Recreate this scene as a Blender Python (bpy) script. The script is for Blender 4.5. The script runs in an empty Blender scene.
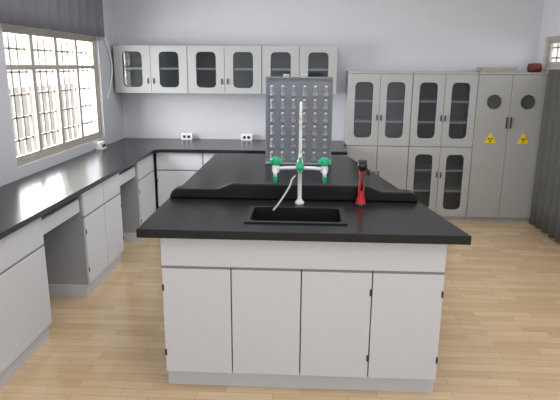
import bpy, bmesh, math, random
from mathutils import Matrix, Vector
random.seed(4)
S=bpy.context.scene
COL=S.collection
pi=math.pi
# ---------------------------------------------------------------- materials
def mat(name,col,rough=0.5,metal=0.0,var=0.04,scale=8.0,bump=0.0,spec=0.5):
    m=bpy.data.materials.new(name); m.use_nodes=True
    nt=m.node_tree; b=nt.nodes['Principled BSDF']
    b.inputs['Roughness'].default_value=rough; b.inputs['Metallic'].default_value=metal
    b.inputs['Specular IOR Level'].default_value=spec
    tc=nt.nodes.new('ShaderNodeTexCoord'); n=nt.nodes.new('ShaderNodeTexNoise')
    n.inputs['Scale'].default_value=scale; n.inputs['Detail'].default_value=3
    nt.links.new(tc.outputs['Object'],n.inputs['Vector'])
    r=nt.nodes.new('ShaderNodeValToRGB')
    r.color_ramp.elements[0].position=0.3; r.color_ramp.elements[1].position=0.7
    r.color_ramp.elements[0].color=[max(0,c*(1-var)) for c in col]+[1]
    r.color_ramp.elements[1].color=[min(1,c*(1+var)) for c in col]+[1]
    nt.links.new(n.outputs['Fac'],r.inputs['Fac']); nt.links.new(r.outputs['Color'],b.inputs['Base Color'])
    if bump:
        bp=nt.nodes.new('ShaderNodeBump'); bp.inputs['Strength'].default_value=bump; bp.inputs['Distance'].default_value=0.01
        nt.links.new(n.outputs['Fac'],bp.inputs['Height']); nt.links.new(bp.outputs['Normal'],b.inputs['Normal'])
    return m
M_wall=mat('wall_paint',(0.63,0.635,0.67),0.85,var=0.01,scale=1.5)
M_ceil=mat('ceiling_paint',(0.8,0.8,0.8),0.9)
M_black=mat('black_epoxy_resin',(0.007,0.007,0.008),0.30,var=0.2,scale=30,spec=.4)
M_black2=mat('black_epoxy_resin_sheen',(0.010,0.010,0.012),0.24,var=0.2,scale=30,spec=.5)
M_sink=mat('black_polypropylene',(0.010,0.010,0.011),0.45,var=0.1,spec=.4)
M_white=mat('powder_coated_white',(0.665,0.685,0.715),0.6,var=0.002,scale=1.5,spec=.3)
M_plinth=mat('plinth_white',(0.64,0.665,0.70),0.5,var=0.01)
M_carc=mat('carcass_grey',(0.38,0.39,0.42),0.6,var=0.02)
M_back=mat('knee_space_grey',(0.24,0.245,0.26),0.6,var=0.03)
M_gap=mat('gap_shade_dark',(0.03,0.03,0.033),0.5)  # near-black colour standing in for shade in the gap under the worktop
M_hinge=mat('black_hinge',(0.02,0.02,0.02),0.4)
M_strip=mat('grey_handle_profile',(0.25,0.25,0.27),0.4)
M_grey=mat('painted_steel_grey',(0.44,0.445,0.44),0.8,var=0.006,spec=.2)
M_grey2=mat('painted_steel_warm_grey',(0.41,0.41,0.395),0.8,var=0.006,spec=.2)
M_greyin=mat('steel_interior',(0.44,0.45,0.46),0.7,var=0.02)
M_gasket=mat('dark_gasket',(0.06,0.06,0.065),0.5)
M_peg=mat('drip_rack_blue_grey',(0.275,0.29,0.32),0.75,var=0.02,spec=.2)
M_pegpin=mat('drip_peg_grey',(0.50,0.515,0.55),0.7,var=0.02,spec=.15)
M_tap=mat('white_tap_enamel',(0.85,0.86,0.87),0.25,var=0.01)
M_shelf=mat('white_shelf',(0.85,0.86,0.87),0.5,var=0.01)
M_green=mat('green_plastic',(0.01,0.50,0.22),0.35,var=0.05)
M_red=mat('red_plastic',(0.60,0.02,0.03),0.35,var=0.05)
M_hose=mat('clear_grey_hose',(0.55,0.57,0.58),0.3,var=0.05)
M_frame=mat('window_frame_cream',(0.44,0.40,0.34),0.5,var=0.06)
M_grille=mat('grille_cream_brown',(0.38,0.34,0.29),0.5,var=0.06)
M_curtain=mat('valance_grey',(0.20,0.20,0.225),0.9,var=0.04,scale=12)
M_curtain2=mat('curtain_olive_grey',(0.10,0.10,0.09),0.9,var=0.08,scale=20)
M_card=mat('cardboard',(0.42,0.37,0.33),0.8,var=0.06,scale=20)
M_maroon=mat('maroon_cloth',(0.12,0.02,0.02),0.8,var=0.1,scale=20)
M_yellow=mat('sign_yellow',(0.9,0.62,0.02),0.5,var=0.02)
M_ink=mat('sign_black',(0.01,0.01,0.01),0.5)
M_build=mat('exterior_render_tan',(0.50,0.46,0.41),0.9,var=0.12,scale=2)
def glass():
    m=bpy.data.materials.new('tinted_glass'); m.use_nodes=True; nt=m.node_tree
    nt.nodes.remove(nt.nodes['Principled BSDF']); o=nt.nodes['Material Output']
    t=nt.nodes.new('ShaderNodeBsdfTransparent'); t.inputs[0].default_value=(0.72,0.74,0.76,1)
    g=nt.nodes.new('ShaderNodeBsdfGlossy'); g.inputs['Roughness'].default_value=0.08; g.inputs[0].default_value=(1,1,1,1)
    mx=nt.nodes.new('ShaderNodeMixShader'); fr=nt.nodes.new('ShaderNodeFresnel'); fr.inputs[0].default_value=1.4
    nt.links.new(fr.outputs[0],mx.inputs[0]); nt.links.new(t.outputs[0],mx.inputs[1]); nt.links.new(g.outputs[0],mx.inputs[2])
    nt.links.new(mx.outputs[0],o.inputs[0]); return m
M_glass=glass()
def wood():
    m=bpy.data.materials.new('oak_laminate'); m.use_nodes=True; nt=m.node_tree; b=nt.nodes['Principled BSDF']
    N=nt.nodes.new; L=nt.links.new
    tc=N('ShaderNodeTexCoord')
    br=N('ShaderNodeTexBrick'); br.inputs['Scale'].default_value=1.0
    br.inputs['Brick Width'].default_value=0.40; br.inputs['Row Height'].default_value=0.072
    br.inputs['Mortar Size'].default_value=0.0015; br.inputs['Mortar Smooth'].default_value=0.3
    br.inputs['Color1'].default_value=(0.79,0.60,0.385,1); br.inputs['Color2'].default_value=(0.665,0.48,0.285,1)
    br.inputs['Mortar'].default_value=(0.52,0.36,0.20,1); br.offset=0.37
    L(tc.outputs['Object'],br.inputs['Vector'])
    mp=N('ShaderNodeMapping'); mp.inputs['Scale'].default_value=(1.5,28,1)
    L(tc.outputs['Object'],mp.inputs['Vector'])
    n=N('ShaderNodeTexNoise'); n.inputs['Scale'].default_value=2.0; n.inputs['Detail'].default_value=5
    L(mp.outputs[0],n.inputs['Vector'])
    r=N('ShaderNodeValToRGB'); r.color_ramp.elements[0].position=0.3; r.color_ramp.elements[1].position=0.7
    r.color_ramp.elements[0].color=(0.90,0.88,0.85,1); r.color_ramp.elements[1].color=(1,1,1,1)
    L(n.outputs['Fac'],r.inputs[0])
    mx=N('ShaderNodeMix'); mx.data_type='RGBA'; mx.blend_type='MULTIPLY'; mx.inputs[0].default_value=1
    L(br.outputs['Color'],mx.inputs[6]); L(r.outputs[0],mx.inputs[7]); L(mx.outputs[2],b.inputs['Base Color'])
    b.inputs['Roughness'].default_value=0.13; b.inputs['Specular IOR Level'].default_value=0.6
    return m
M_wood=wood()
# ---------------------------------------------------------------- mesh builder
class MB:
    def __init__(s): s.v=[]; s.f=[]; s.sm=[]
    def _add(s,vs,fs,smooth=False):
        o=len(s.v); s.v+= [tuple(v) for v in vs]
        for f in fs: s.f.append([i+o for i in f]); s.sm.append(smooth)
        return s
    def box(s,x0,x1,y0,y1,z0,z1):
        vs=[(x,y,z) for z in (z0,z1) for y in (y0,y1) for x in (x0,x1)]
        return s._add(vs,[(0,2,3,1),(4,5,7,6),(0,1,5,4),(2,6,7,3),(0,4,6,2),(1,3,7,5)])
    def prism(s,pts,a0,a1,fn=None):
        fn=fn or (lambda u,v,w:(u,v,w)); n=len(pts)
        vs=[fn(u,v,a0) for u,v in pts]+[fn(u,v,a1) for u,v in pts]
        return s._add(vs,[tuple(range(n)),tuple(range(n,2*n))]+[(i,(i+1)%n,n+(i+1)%n,n+i) for i in range(n)])
    def frame(s,o,i,r,a0,a1,fn=None,seg=5):
        """plate o=(u0,u1,v0,v1) with rounded hole i, thickness a0..a1"""
        fn=fn or (lambda u,v,w:(u,v,w))
        oc=[(o[1],o[3]),(o[0],o[3]),(o[0],o[2]),(o[1],o[2])]
        ic=[(i[1]-r,i[3]-r),(i[0]+r,i[3]-r),(i[0]+r,i[2]+r),(i[1]-r,i[2]+r)]
        inn=[]
        for k in range(4):
            for j in range(seg+1):
                a=k*pi/2+j/seg*pi/2; inn.append((ic[k][0]+r*math.cos(a),ic[k][1]+r*math.sin(a)))
        n=len(inn); P=oc+inn
        vs=[fn(u,v,a0) for u,v in P]+[fn(u,v,a1) for u,v in P]; T=4+n; fs=[]
        for off in (0,T):
            for k in range(4):
                b=4+k*(seg+1)
                for j in range(seg): fs.append((off+k,off+b+j,off+b+j+1))
                k2=(k+1)%4; b2=4+k2*(seg+1)
                fs.append((off+k,off+b+seg,off+b2,off+k2))
        for k in range(4): fs.append((k,(k+1)%4,T+(k+1)%4,T+k))
        for j in range(n):
            a=4+j; b=4+(j+1)%n; fs.append((a,b,T+b,T+a))
        return s._add(vs,fs)
    def lathe(s,prof,c,axis=(0,0,1),seg=20):
        ax=Vector(axis).normalized(); q=Vector((0,0,1)).rotation_difference(ax); c=Vector(c)
        vs=[];fs=[];n=len(prof)
        for r,h in prof:
            for k in range(seg):
                a=2*pi*k/seg; vs.append(c+q@Vector((r*math.cos(a),r*math.sin(a),h)))
        for i in range(n-1):
            for k in range(seg): fs.append((i*seg+k,i*seg+(k+1)%seg,(i+1)*seg+(k+1)%seg,(i+1)*seg+k))
        s._add(vs,fs,True)
        return s._add([vs[k] for k in range(seg)]+[vs[(n-1)*seg+k] for k in range(seg)],[tuple(range(seg))[::-1],tuple(range(seg,2*seg))])
    def cyl(s,c,r,h,axis=(0,0,1),seg=20): return s.lathe([(r,0),(r,h)],c,axis,seg)
    def tube(s,pts,r,seg=12):
        P=[Vector(p) for p in pts]; n=len(P); vs=[];fs=[]
        t0=(P[1]-P[0]).normalized(); up=Vector((0,0,1)) if abs(t0.z)<.9 else Vector((1,0,0))
        nr=t0.cross(up).normalized()
        for i in range(n):
            t=(P[min(i+1,n-1)]-P[max(i-1,0)]).normalized()
            nr=(nr-t*nr.dot(t)).normalized(); bn=t.cross(nr)
            rr=r[i] if isinstance(r,(list,tuple)) else r
            for k in range(seg):
                a=2*pi*k/seg; vs.append(P[i]+nr*rr*math.cos(a)+bn*rr*math.sin(a))
        for i in range(n-1):
            for k in range(seg): fs.append((i*seg+k,i*seg+(k+1)%seg,(i+1)*seg+(k+1)%seg,(i+1)*seg+k))
        fs.append(tuple(range(seg))[::-1]); fs.append(tuple(range((n-1)*seg,n*seg)))
        return s._add(vs,fs,True)
    def grid(s,fn,nu,nv):
        vs=[fn(i/nu,j/nv) for j in range(nv+1) for i in range(nu+1)]
        return s._add(vs,[(j*(nu+1)+i,j*(nu+1)+i+1,(j+1)*(nu+1)+i+1,(j+1)*(nu+1)+i) for j in range(nv) for i in range(nu)],True)
    def build(s,name,m,parent=None,loc=(0,0,0),rot=0,bevel=0,solid=0,seg=2):
        me=bpy.data.meshes.new(name); me.from_pydata(s.v,[],s.f)
        me.materials.append(m)
        for p,sm in zip(me.polygons,s.sm): p.use_smooth=sm
        bm=bmesh.new(); bm.from_mesh(me); bmesh.ops.recalc_face_normals(bm,faces=bm.faces); bm.to_mesh(me); bm.free()
        ob=bpy.data.objects.new(name,me); COL.objects.link(ob)
        ob.location=loc; ob.rotation_euler=(0,0,rot)
        if parent: ob.parent=parent
        if solid:
            md=ob.modifiers.new('s','SOLIDIFY'); md.thickness=solid
        if bevel:
            md=ob.modifiers.new('b','BEVEL'); md.width=bevel; md.segments=seg; md.limit_method='ANGLE'; md.angle_limit=math.radians(50)
        return ob
fxz=lambda u,v,w:(u,w,v)
fyz=lambda u,v,w:(w,u,v)
def tag(o,label,cat,group=None):
    o['label']=label; o['category']=cat
    if group: o['group']=group
def root(name,label,cat,loc=(0,0,0),rot=0,group=None):
    e=bpy.data.objects.new(name,None); COL.objects.link(e); e.empty_display_size=0.1
    e.location=loc; e.rotation_euler=(0,0,rot); tag(e,label,cat,group); return e
def struct(o): o['kind']='structure'; return o
# ---------------------------------------------------------------- room shell
XL,XR,YB,YF,ZC=-2.15,2.54,6.30,-2.0,2.9
struct(MB().box(XL-.25,XR+.25,YF,YB+.2,-.1,0).build('floor',M_wood))
struct(MB().box(XL-.25,XR+.25,YF,YB+.2,ZC,ZC+.1).build('ceiling',M_ceil))
struct(MB().box(XL-.25,XR+.25,YB,YB+.2,0,ZC).build('wall_back',M_wall))
WY0,WY1,WZ0,WZ1=3.88,5.68,.93,1.97
w=MB().frame((YF,YB,0,ZC),(WY0,WY1,WZ0,WZ1),.002,XL-.25,XL,fyz,2); struct(w.build('wall_left',M_wall))
RY0,RY1,RZ0,RZ1=4.3,6.15,1.68,2.0
w=MB().frame((YF,YB,0,ZC),(RY0,RY1,RZ0,RZ1),.002,XR,XR+.25,fyz,2); struct(w.build('wall_right',M_wall))
struct(MB().box(XR-.012,XR,YF,YB-.5,0,.09).build('baseboard_right',M_plinth))
def window(name,xa,y0,y1,z0,z1,inner,nb,tz=None):
    e=bpy.data.objects.new(name,None); COL.objects.link(e); e['kind']='structure'
    sgn=1 if inner>xa else -1
    m=MB()
    m.frame((y0,y1,z0,z1),(y0+.04,y1-.04,z0+.04,z1-.04),.002,xa-.025,xa+.025,fyz,1)
    if tz: m.box(xa-.02,xa+.02,y0+.04,y1-.04,tz-.018,tz+.018)
    m.build('window_frame',M_frame,e)
    m=MB(); W=(y1-y0-.08)/nb
    for i in range(nb):
        a=y0+.04+i*W
        m.frame((a,a+W,z0+.04,z1-.04),(a+.026,a+W-.026,z0+.065,z1-.065),.002,xa-.012,xa+.012,fyz,1)
    m.build('sash',M_frame,e)
    m=MB(); xg=xa-sgn*.045; n=int((y1-y0)/.112)
    for i in range(1,n):
        a=y0+(y1-y0)*i/n; m.box(xg-.006,xg+.006,a-.0115,a+.0115,z0+.005,z1-.005)
    nh=max(3,int((z1-z0)/.165))
    for j in range(1,nh):
        a=z0+(z1-z0)*j/nh; m.box(xg-.006,xg+.006,y0+.005,y1-.005,a-.008,a+.008)
    m.build('security_grille',M_grille,e)
window('window_1',XL-.05,WY0,WY1,WZ0,WZ1,XL,4,1.66)
window('window_2',XR+.05,RY0,RY1,RZ0,RZ1,XR,3)
o=MB().box(-8.2,-8,-2,22,-1,1.05).build('boundary_wall',M_build); tag(o,'tan rendered wall seen outside the barred window','wall')
m=MB().grid(lambda u,v:(XL+.05+.012*math.sin(u*60)*(0.5+.5*(1-v))+.006*math.sin(u*23),3.78+u*1.97,1.955+v*.85),200,6)
o=m.build('curtain_valance',M_curtain,solid=.004); tag(o,'plain dark grey fabric valance across the top of the barred window','curtain')
m=MB().grid(lambda u,v:(XR-.055+.025*math.sin(u*40),4.9+u*.98,.03+v*1.64),90,6)
o=m.build('curtain',M_curtain2,solid=.004); tag(o,'dark olive-grey curtain hanging against the wall beside the cabinets','curtain')
pts=[(XL+.016,5.80+.20*math.sin(t*pi)-.02*t,1.99-.66*t) for t in [i/16 for i in range(17)]]
o=MB().tube(pts,.009,8).build('blind_cord',M_tap); tag(o,'white looped cord hanging beside the window','cord')
# ---------------------------------------------------------------- base cabinets
def base_cabinet(name,label,loc,rot,w,d,h,nd,top_h,ndraw=1,top_name='drawer',group=None,plinth=.10,toe=.045,sides=None):
    e=root(name,label,'cabinet',loc,rot,group)
    b=MB(); t=.018
    b.box(0,t,.020,d,plinth,h).box(w-t,w,.020,d,plinth,h).box(t,w-t,.020,d,plinth,plinth+t)
    b.box(t,w-t,d-t,d,plinth+t,h).box(t,w-t,.020,.045,h-.03,h)
    b.build('body',M_carc,e)
    MB().box(0,w,toe,d-.02,0,plinth).build('plinth',M_plinth,e)
    g=.0026; zt=h-.003; zs=h-top_h
    W=w/ndraw
    for i in range(ndraw):
        MB().box(i*W+g,(i+1)*W-g,0,.0195,zs+.004,zt).build(top_name,M_white,e,bevel=.004,seg=3)
    W=w/nd
    if sides is None: sides='L' if nd==1 else 'LR'*(nd//2)
    for i in range(nd):
        x0=i*W+g; x1=(i+1)*W-g
        D=MB().box(x0,x1,0,.0195,plinth+.002,zs-.010).build('door',M_white,e,bevel=.004,seg=3)
        MB().box(x0,x1,.004,.021,zs-.009,zs+.003).build('handle',M_strip,D)
        if sides[i]=='-': continue
        hx=(x0-.001,x0+.009) if sides[i]=='L' else (x1-.009,x1+.001)
        for zz in (plinth+.10,zs-.13):
            MB().box(hx[0],hx[1],-.004,0,zz,zz+.035).build('hinge',M_hinge,D,bevel=.001)
    return e
ZI=.90; IX0,IX1,IY0=-.825,.80,2.50; BX0,BX1=-.72,.70; BW=BX1-BX0; TI=.045
base_cabinet('sink_cabinet','white four-door sink base cabinet under the island worktop',(BX0,IY0+.035,0),0,BW,.50,ZI-TI-.001,4,.16,1,'apron_panel',sides='L-RR')
for i in range(4):
    base_cabinet('base_cabinet','white base cabinet built into the long island',(BX0,3.04+.45*(i+1),0),-pi/2,.45,.56,ZI-TI-.001,1,.16,1,'drawer',group='cabinets under the island')
for i,(xx,dd) in enumerate(((.57,.55),(.48,.50),(.38,.40))):
    base_cabinet('base_cabinet','white base cabinet stepped back under the angled island side',(xx,3.04+.5*i,0),pi/2,.5,dd,ZI-TI-.001,1,.16,1,'drawer',group='cabinets under the island')
ZP=.845; hp=ZP-.035; XF=-1.575; dl=.53
lab='white base cabinet with drawer under the wall-side black worktop'
base_cabinet('base_cabinet',lab,(XF,1.84,0),pi/2,.58,dl,hp,1,.19,group='cabinets along the window wall',toe=.03)
base_cabinet('base_cabinet',lab,(XF,2.42,0),pi/2,.63,dl,hp,1,.19,group='cabinets along the window wall',toe=.03)
base_cabinet('base_cabinet','white two-door base cabinet between two knee spaces',(XF,3.66,0),pi/2,.77,dl,hp,2,.19,2,group='cabinets along the window wall',toe=.03)
base_cabinet('base_cabinet','white base cabinet beside the bench corner',(XF,4.95,0),pi/2,.53,dl,hp,1,.19,group='cabinets along the window wall',toe=.03)
for (a,b) in ((3.05,3.66),(4.43,4.95)):
    e=root('knee_space_unit','open knee space with white apron and dark strip painted as the shaded gap under worktop','desk panel',(XF,a,0),pi/2)
    MB().box(.004,b-a-.004,.05,.068,hp-.05,hp-.004).build('gap_shade_strip',M_gap,e,bevel=.003)  # dark strip added to paint the shaded gap above the apron
    MB().box(.004,b-a-.004,.03,.048,hp-.15,hp-.055).build('apron_panel',M_white,e,bevel=.003)
    MB().box(.002,b-a-.002,dl-.05,dl-.03,.0,hp-.01).build('back_panel',M_back,e)
for i in range(4):
    base_cabinet('base_cabinet','white base cabinet under the black worktop along the far wall',(-1.555+i*.495,5.49,0),0,.49,.78,hp,1,.19,group='cabinets along the far wall')
# ---------------------------------------------------------------- worktops
o=MB().prism([(XL+.004,1.84),(-1.545,1.84),(-1.545,5.38),(-1.475,5.45),(.425,5.45),(.425,YB-.004),(XL+.004,YB-.004)],hp+.001,ZP).build('worktop',M_black2,bevel=.004)
tag(o,'black L-shaped worktop running along two walls','worktop')
e=root('sink_worktop','black epoxy worktop with inset sink and raised splash lip','worktop')
SX0,SX1,SY0,SY1=-.29,.20,2.66,2.95
YS=3.25; IXB=.67
mb=MB().frame((IX0,IX1,IY0,YS),(SX0,SX1,SY0,SY1),.03,ZI-TI,ZI)
mb.v=[((IXB,y,z) if (abs(x-IX1)<1e-6 and abs(y-YS)<1e-6) else (x,y,z)) for x,y,z in mb.v]
mb.build('slab',M_black,e,bevel=.004)
def sstep(x): x=max(0,min(1,x)); return x*x*(3-2*x)
LX0,LX1=IX0+.005,.675
def lip(u):
    mid=sstep((u+.54)/.12)*sstep((.47-u)/.12)
    d=max(0,1-min(u-LX0,LX1-u)/.06); en=math.sqrt(max(0,1-d*d))
    return .012+.046*en+.036*mid
n=110; xs=[LX0+(LX1-LX0)*i/n for i in range(n+1)]
pts=[(LX0,ZI)]+[(x,ZI+lip(x)) for x in xs]+[(LX1,ZI)]
MB().prism(pts,3.155,YS-.004,fxz).build('splash_lip',M_black,e,bevel=.007,seg=3)
b=MB(); dz=.24
b.frame((SX0-.02,SX1+.02,SY0-.02,SY1+.02),(SX0+.008,SX1-.008,SY0+.008,SY1-.008),.03,ZI+.001,ZI+.008)
b.frame((SX0+.002,SX1-.002,SY0+.002,SY1-.002),(SX0+.008,SX1-.008,SY0+.008,SY1-.008),.03,ZI-dz,ZI+.001)
b.box(SX0+.002,SX1-.002,SY0+.002,SY1-.002,ZI-dz-.006,ZI-dz)
bs=b.build('sink_basin',M_sink,e)
MB().cyl((-.045,2.82,ZI-dz),.03,.006).build('drain',M_strip,bs)
o=MB().prism([(IX0,YS+.004),(IXB,YS+.004),(.39,4.80),(.31,4.9),(IX0,4.9)],ZI-TI,ZI).build('island_worktop',M_black,bevel=.004)
tag(o,'black worktop of the long island narrowing to its far end','worktop')
# ---------------------------------------------------------------- faucet
fx,fy=-.03,3.07
e=root('lab_faucet','slim white three-way laboratory tap with green handles','tap',(fx,fy,ZI+.001))
MB().lathe([(.027,0),(.027,.010),(.018,.018),(.012,.03),(.012,.19),(.017,.195),(.017,.255),(.012,.265),(.0095,.30)],(0,0,0)).build('column',M_tap,e)
pts=[(0,0,.29+.25*i/8) for i in range(9)]+[(0,-.045+.045*math.cos(a),.54+.045*math.sin(a)) for a in [pi*k/10 for k in range(1,11)]]+[(0,-.09,.515),(0,-.09,.49)]
MB().tube(pts,[.009]*5+[.008]*4+[.0072]*12).build('gooseneck_spout',M_tap,e)
MB().lathe([(.009,0),(.009,-.015),(.007,-.022),(.005,-.04)],(0,-.09,.492)).build('nozzle',M_tap,e)
MB().tube([(-.155,0,.205),(-.08,0,.21),(0,0,.212),(.08,0,.21),(.155,0,.205)],.0105).build('crossbar',M_tap,e)
for sx in (-1,1):
    MB().lathe([(.020,-.02),(.022,0),(.020,.02)],(sx*.14,0,.205)).build('valve_body',M_tap,e)
    hd=MB().lathe([(.010,0),(.010,.004),(.025,.007),(.026,.038),(.016,.048)],(sx*.14,0,.225),seg=12)
    hd.box(sx*.14-.038,sx*.14+.038,-.010,.010,.237,.258)
    hd.build('handle',M_green,e,bevel=.002)
    MB().tube([(sx*.14,-.01,.205),(sx*.14,-.04,.202),(sx*.14,-.055,.19),(sx*.14,-.058,.17)],[.012,.012,.012,.011]).build('outlet',M_tap,e)
    MB().lathe([(.013,0),(.013,-.018),(.006,-.038)],(sx*.14,-.058,.172)).build('nozzle',M_green,e)
hd=MB().lathe([(.010,0),(.010,.006),(.023,.010),(.024,.038),(.016,.046)],(0,-.018,.222),axis=(0,-1,0.25),seg=12)
hd.box(-.009,.009,-.060,-.036,.190,.280)
hd.build('handle',M_green,e,bevel=.002)
def smooth(P,n=6):
    P=[Vector(p) for p in P]; out=[]
    for i in range(len(P)-1):
        a=P[max(i-1,0)];b=P[i];c=P[i+1];d=P[min(i+2,len(P)-1)]
        for k in range(n):
            t=k/n; out.append(.5*((2*b)+(c-a)*t+(2*a-5*b+4*c-d)*t*t+(3*b-a-3*c+d)*t**3))
    out.append(P[-1]); return out
P0=[(-.025,-.02,.17),(-.045,-.04,.15),(-.055,-.06,.12),(-.085,-.09,.07),(-.115,-.125,.03),(-.13,-.16,.016),(-.14,-.22,.016)]
MB().tube(smooth(P0),.0055,8).build('hose',M_hose,e)
# ---------------------------------------------------------------- eyewash
e=root('eyewash_station','red hand-held eyewash with wide black head and flared base','eyewash',(.325,3.06,ZI+.001))
MB().lathe([(.034,0),(.034,.008),(.030,.012)],(0,0,0)).build('base',M_hinge,e)
MB().lathe([(.030,.012),(.027,.025),(.018,.06),(.018,.10),(.014,.13),(.013,.17),(.018,.19),(.015,.20)],(0,0,0)).build('handle',M_red,e)
hd=MB().lathe([(.015,.20),(.018,.205),(.018,.215),(.029,.224),(.030,.238),(.023,.241),(.026,.248),(.025,.262),(.012,.255)],(0,0,0))
hd.tube([(0,0,.215),(.022,-.005,.216),(.034,-.01,.205),(.037,-.01,.18)],.0075,8)
hd.build('spray_head',M_hinge,e)
MB().tube([(0,-.014,.195),(0,-.03,.18),(0,-.032,.13),(0,-.024,.09)],.006,8).build('lever',M_hinge,e)
# ---------------------------------------------------------------- pegboard
py=4.42; pw=.52; px=-.32; pz0=0.012; pz1=.69
e=root('drying_rack','blue-grey upright drip-drying rack with rows of short pegs','drying rack',(px,py,ZI+.001))
MB().box(0,pw,0,.02,pz0,pz1).build('panel',M_peg,e,bevel=.006)
MB().frame((-.010,pw+.010,pz0-.01,pz1+.010),(.005,pw-.005,pz0+.01,pz1-.005),.01,-.010,.025,fxz).build('rim',M_peg,e)
MB().box(-.01,pw+.01,-.08,.08,0,.012).build('base_tray',M_peg,e,bevel=.003)
pm=MB().lathe([(.020,0),(.020,.004),(.013,.010),(.0115,.075),(.013,.082),(.008,.09)],(0,0,0),axis=(0,-.85,1),seg=14)
first=None
for r in range(6):
    for c in range(6):
        loc=(.045+c*(pw-.09)/5,-.006,.035+r*.105)
        if first is None: first=pm.build('peg',M_pegpin,e,loc=loc)
        else:
            o=first.copy(); o.parent=e; o.location=loc; COL.objects.link(o)
for x in (.13,.27):
    MB().box(x,x+.05,-.014,.03,pz1,pz1+.03).build('hanging_clip',M_pegpin,e,bevel=.004)
# ---------------------------------------------------------------- wall cabinets
def glazed_door(par,x0,x1,z0,z1,mx,mz,y=0,mt=None,name='door',hx=None,hz=None,rr=.05):
    D=MB().frame((x0,x1,z0,z1),(x0+mx,x1-mx,z0+mz,z1-mz),rr,y,y+.018,fxz,5).build(name,mt or M_grey,par,bevel=.0015)
    MB().frame((x0+mx-.02,x1-mx+.02,z0+mz-.02,z1-mz+.02),(x0+mx+.005,x1-mx-.005,z0+mz+.005,z1-mz-.005),rr-.005,y+.019,y+.022,fxz,5).build('gasket',M_gasket,D)
    MB().box(x0+mx-.015,x1-mx+.015,y+.023,y+.026,z0+mz-.015,z1-mz+.015).build('glass_pane',M_glass,D)
    if hx is not None: MB().box(hx-.006,hx+.006,y-.014,y,hz,hz+.06).build('handle',M_hinge,D,bevel=.002)
    return D
def carcass(e,w,d,z0,z1,shelves,mt,name='body'):
    t=.016; b=MB()
    b.box(0,t,.02,d,z0,z1).box(w-t,w,.02,d,z0,z1).box(t,w-t,.02,d,z0,z0+t).box(t,w-t,.02,d,z1-t,z1).box(t,w-t,d-t,d,z0+t,z1-t)
    b.build(name,mt,e)
    for z in shelves: MB().box(t,w-t,.03,d-t,z,z+.024).build('shelf',M_shelf,e)
WZa,WZb=1.385,1.89
for i in range(3):
    cw=.81
    e=root('wall_cabinet','pale grey two-door wall cabinet with rounded dark glass panes','cabinet',(-2.115+i*.8135,6.0,0),0,group='wall cabinets along the far wall')
    carcass(e,cw,.295,WZa,WZb,[WZa+.25],M_greyin)
    for k in range(2):
        x0=k*cw/2+.002; x1=(k+1)*cw/2-.002
        glazed_door(e,x0,x1,WZa,WZb,.092,.062,hx=(x1-.03 if k==0 else x0+.03),hz=WZa+.10)
# ---------------------------------------------------------------- tall cabinets
TW=.680; TY=5.93; TH=1.635; td=.365; X0=.445
for i in range(2):
    lb='tall grey steel cabinet with glazed upper doors and solid lower doors' if i==0 else 'tall grey steel cabinet with glazed upper and lower doors'
    e=root('storage_cabinet',lb,'cabinet',(X0+i*(TW+.004),TY,0),0,group='tall cabinets along the far wall')
    carcass(e,TW,td,.05,TH-.02,[.33,.56,.83,1.09,1.31],M_greyin)
    MB().box(0,TW,.03,td-.01,0,.05).build('plinth',M_grey,e)
    MB().box(0,TW,0,td,TH-.02,TH).build('top_panel',M_grey,e)
    for k in range(2):
        x0=k*TW/2+.002; x1=(k+1)*TW/2-.002; hx=(x1-.02 if k==0 else x0+.02)
        glazed_door(e,x0,x1,.845,TH-.025,.072,.085,hx=hx,hz=1.12)
        if i==1: glazed_door(e,x0,x1,.055,.835,.072,.08,hx=hx,hz=.5)
        else:
            D=MB().box(x0,x1,0,.018,.055,.835).build('door',M_grey,e,bevel=.003)
            MB().box(hx-.006,hx+.006,-.014,0,.5,.56).build('handle',M_hinge,D,bevel=.002)
X3=X0+2*(TW+.004)
e=root('safety_cabinet','tall warm grey safety cabinet with round vents and yellow warning signs','cabinet',(X3,TY-.01,0),0)
W3=TW+.02
carcass(e,W3,td,.05,TH-.02,[.5,1.0],M_greyin)
MB().box(0,W3,.03,td-.01,0,.05).build('plinth',M_grey2,e)
MB().box(0,W3,0,td,TH-.02,TH).build('top_panel',M_grey2,e)
for k in range(2):
    x0=k*W3/2+.002; x1=(k+1)*W3/2-.002; hx=(x1-.02 if k==0 else x0+.02); xc=(x0+x1)/2
    D=MB().box(x0,x1,0,.018,.055,TH-.025).build('door',M_grey2,e,bevel=.003)
    MB().box(hx-.006,hx+.006,-.016,0,1.05,1.17).build('handle',M_hinge,D,bevel=.002)
    MB().lathe([(.075,0),(.075,.006),(.062,.008),(.060,.003)],(xc,0,1.33),axis=(0,-1,0),seg=28).build('vent_ring',M_gasket,D)
    zc=.94; T=.065
    s_=MB().prism([(xc-T,zc-T*.8),(xc+T,zc-T*.8),(xc,zc+T*1.0)],-.004,-.0005,fxz).build('warning_sign',M_yellow,D)
    q=MB()
    for a in range(3):
        an=pi/2+pi+a*2*pi/3
        q.prism([(xc+r*math.cos(an+d),zc-.012+r*math.sin(an+d)) for r,d in ((.008,-.5),(.026,-.45),(.026,.45),(.008,.5))],-.0055,-.004,fxz)
    q.build('warning_symbol',M_ink,s_)
e=root('cardboard_box','flat dull tan cardboard box on the safety cabinet','box',(X3+.06,TY+.10,TH))
MB().box(0,.36,0,.2,0,.045).build('box_base',M_card,e,bevel=.004)
MB().box(-.005,.365,-.005,.205,.034,.052).build('lid',M_card,e,bevel=.004)
m=MB().lathe([(.02,0),(.045,.01),(.048,.07),(.046,.13),(.02,.14)],(X3+.53,TY+.10,TH+.048),axis=(1,0,0),seg=16)
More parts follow.
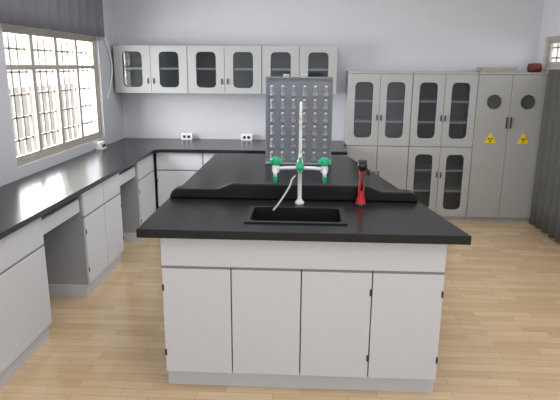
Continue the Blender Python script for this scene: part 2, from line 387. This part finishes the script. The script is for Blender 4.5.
o=m.build('cloth_roll',M_maroon); tag(o,'dark maroon rolled cloth on the safety cabinet','cloth')
def socket(loc,rot):
    e=root('socket_box','white desktop socket box with black outlets','socket',loc,rot,group='socket boxes on the worktop')
    MB().prism([(0,0),(.07,0),(.05,.075),(.02,.075)],0,.13,lambda u,v,w:(w,u,v)).build('housing',M_tap,e,bevel=.003)
    MB().box(.025,.055,.001,.008,.02,.05).build('outlet',M_hinge,e); MB().box(.075,.105,.001,.008,.02,.05).build('outlet',M_hinge,e)
for x in (-1.45,-.75): socket((x,6.2,ZP),0)
socket((XL+.09,5.35,ZP),pi/2)
# ---------------------------------------------------------------- lights
def area(n,loc,rot,sx,sy,en,col=(1,1,1)):
    l=bpy.data.lights.new(n,'AREA'); l.shape='RECTANGLE'; l.size=sx; l.size_y=sy; l.energy=en; l.color=col
    o=bpy.data.objects.new(n,l); COL.objects.link(o); o.location=loc; o.rotation_euler=rot
area('window_daylight',(XL-.6,4.75,1.6),(0,-pi/2,0),1.3,2.2,220,(.96,.98,1))
area('side_window_daylight',(XR+.6,5.1,2.1),(0,pi/2,0),.8,1.6,30,(.97,.99,1))
area('ceiling_lamp',(0.0,4.2,2.85),(0,0,0),2.5,1.2,32,(.97,.98,1))
area('ceiling_lamp',(0.3,1.6,2.85),(0,0,0),3,1.6,36,(.97,.98,1))
wd=bpy.data.worlds.new('World'); S.world=wd; wd.use_nodes=True
bg=wd.node_tree.nodes['Background']; bg.inputs[0].default_value=(0.95,0.97,1,1); bg.inputs[1].default_value=1.5
# ---------------------------------------------------------------- camera
f=540;p=math.radians(13.9);yaw=math.radians(2.7);roll=math.radians(0.4)
R=Matrix.Rotation(yaw,3,'Z')@Matrix.Rotation(pi/2-p,3,'X')@Matrix.Rotation(roll,3,'Z')
cd=bpy.data.cameras.new('Camera'); cd.sensor_width=36; cd.lens=f/560*36
cam=bpy.data.objects.new('Camera',cd); COL.objects.link(cam)
cam.matrix_world=Matrix.Translation((0,0,1.68))@R.to_4x4()
S.camera=cam
S.view_settings.view_transform='Standard'
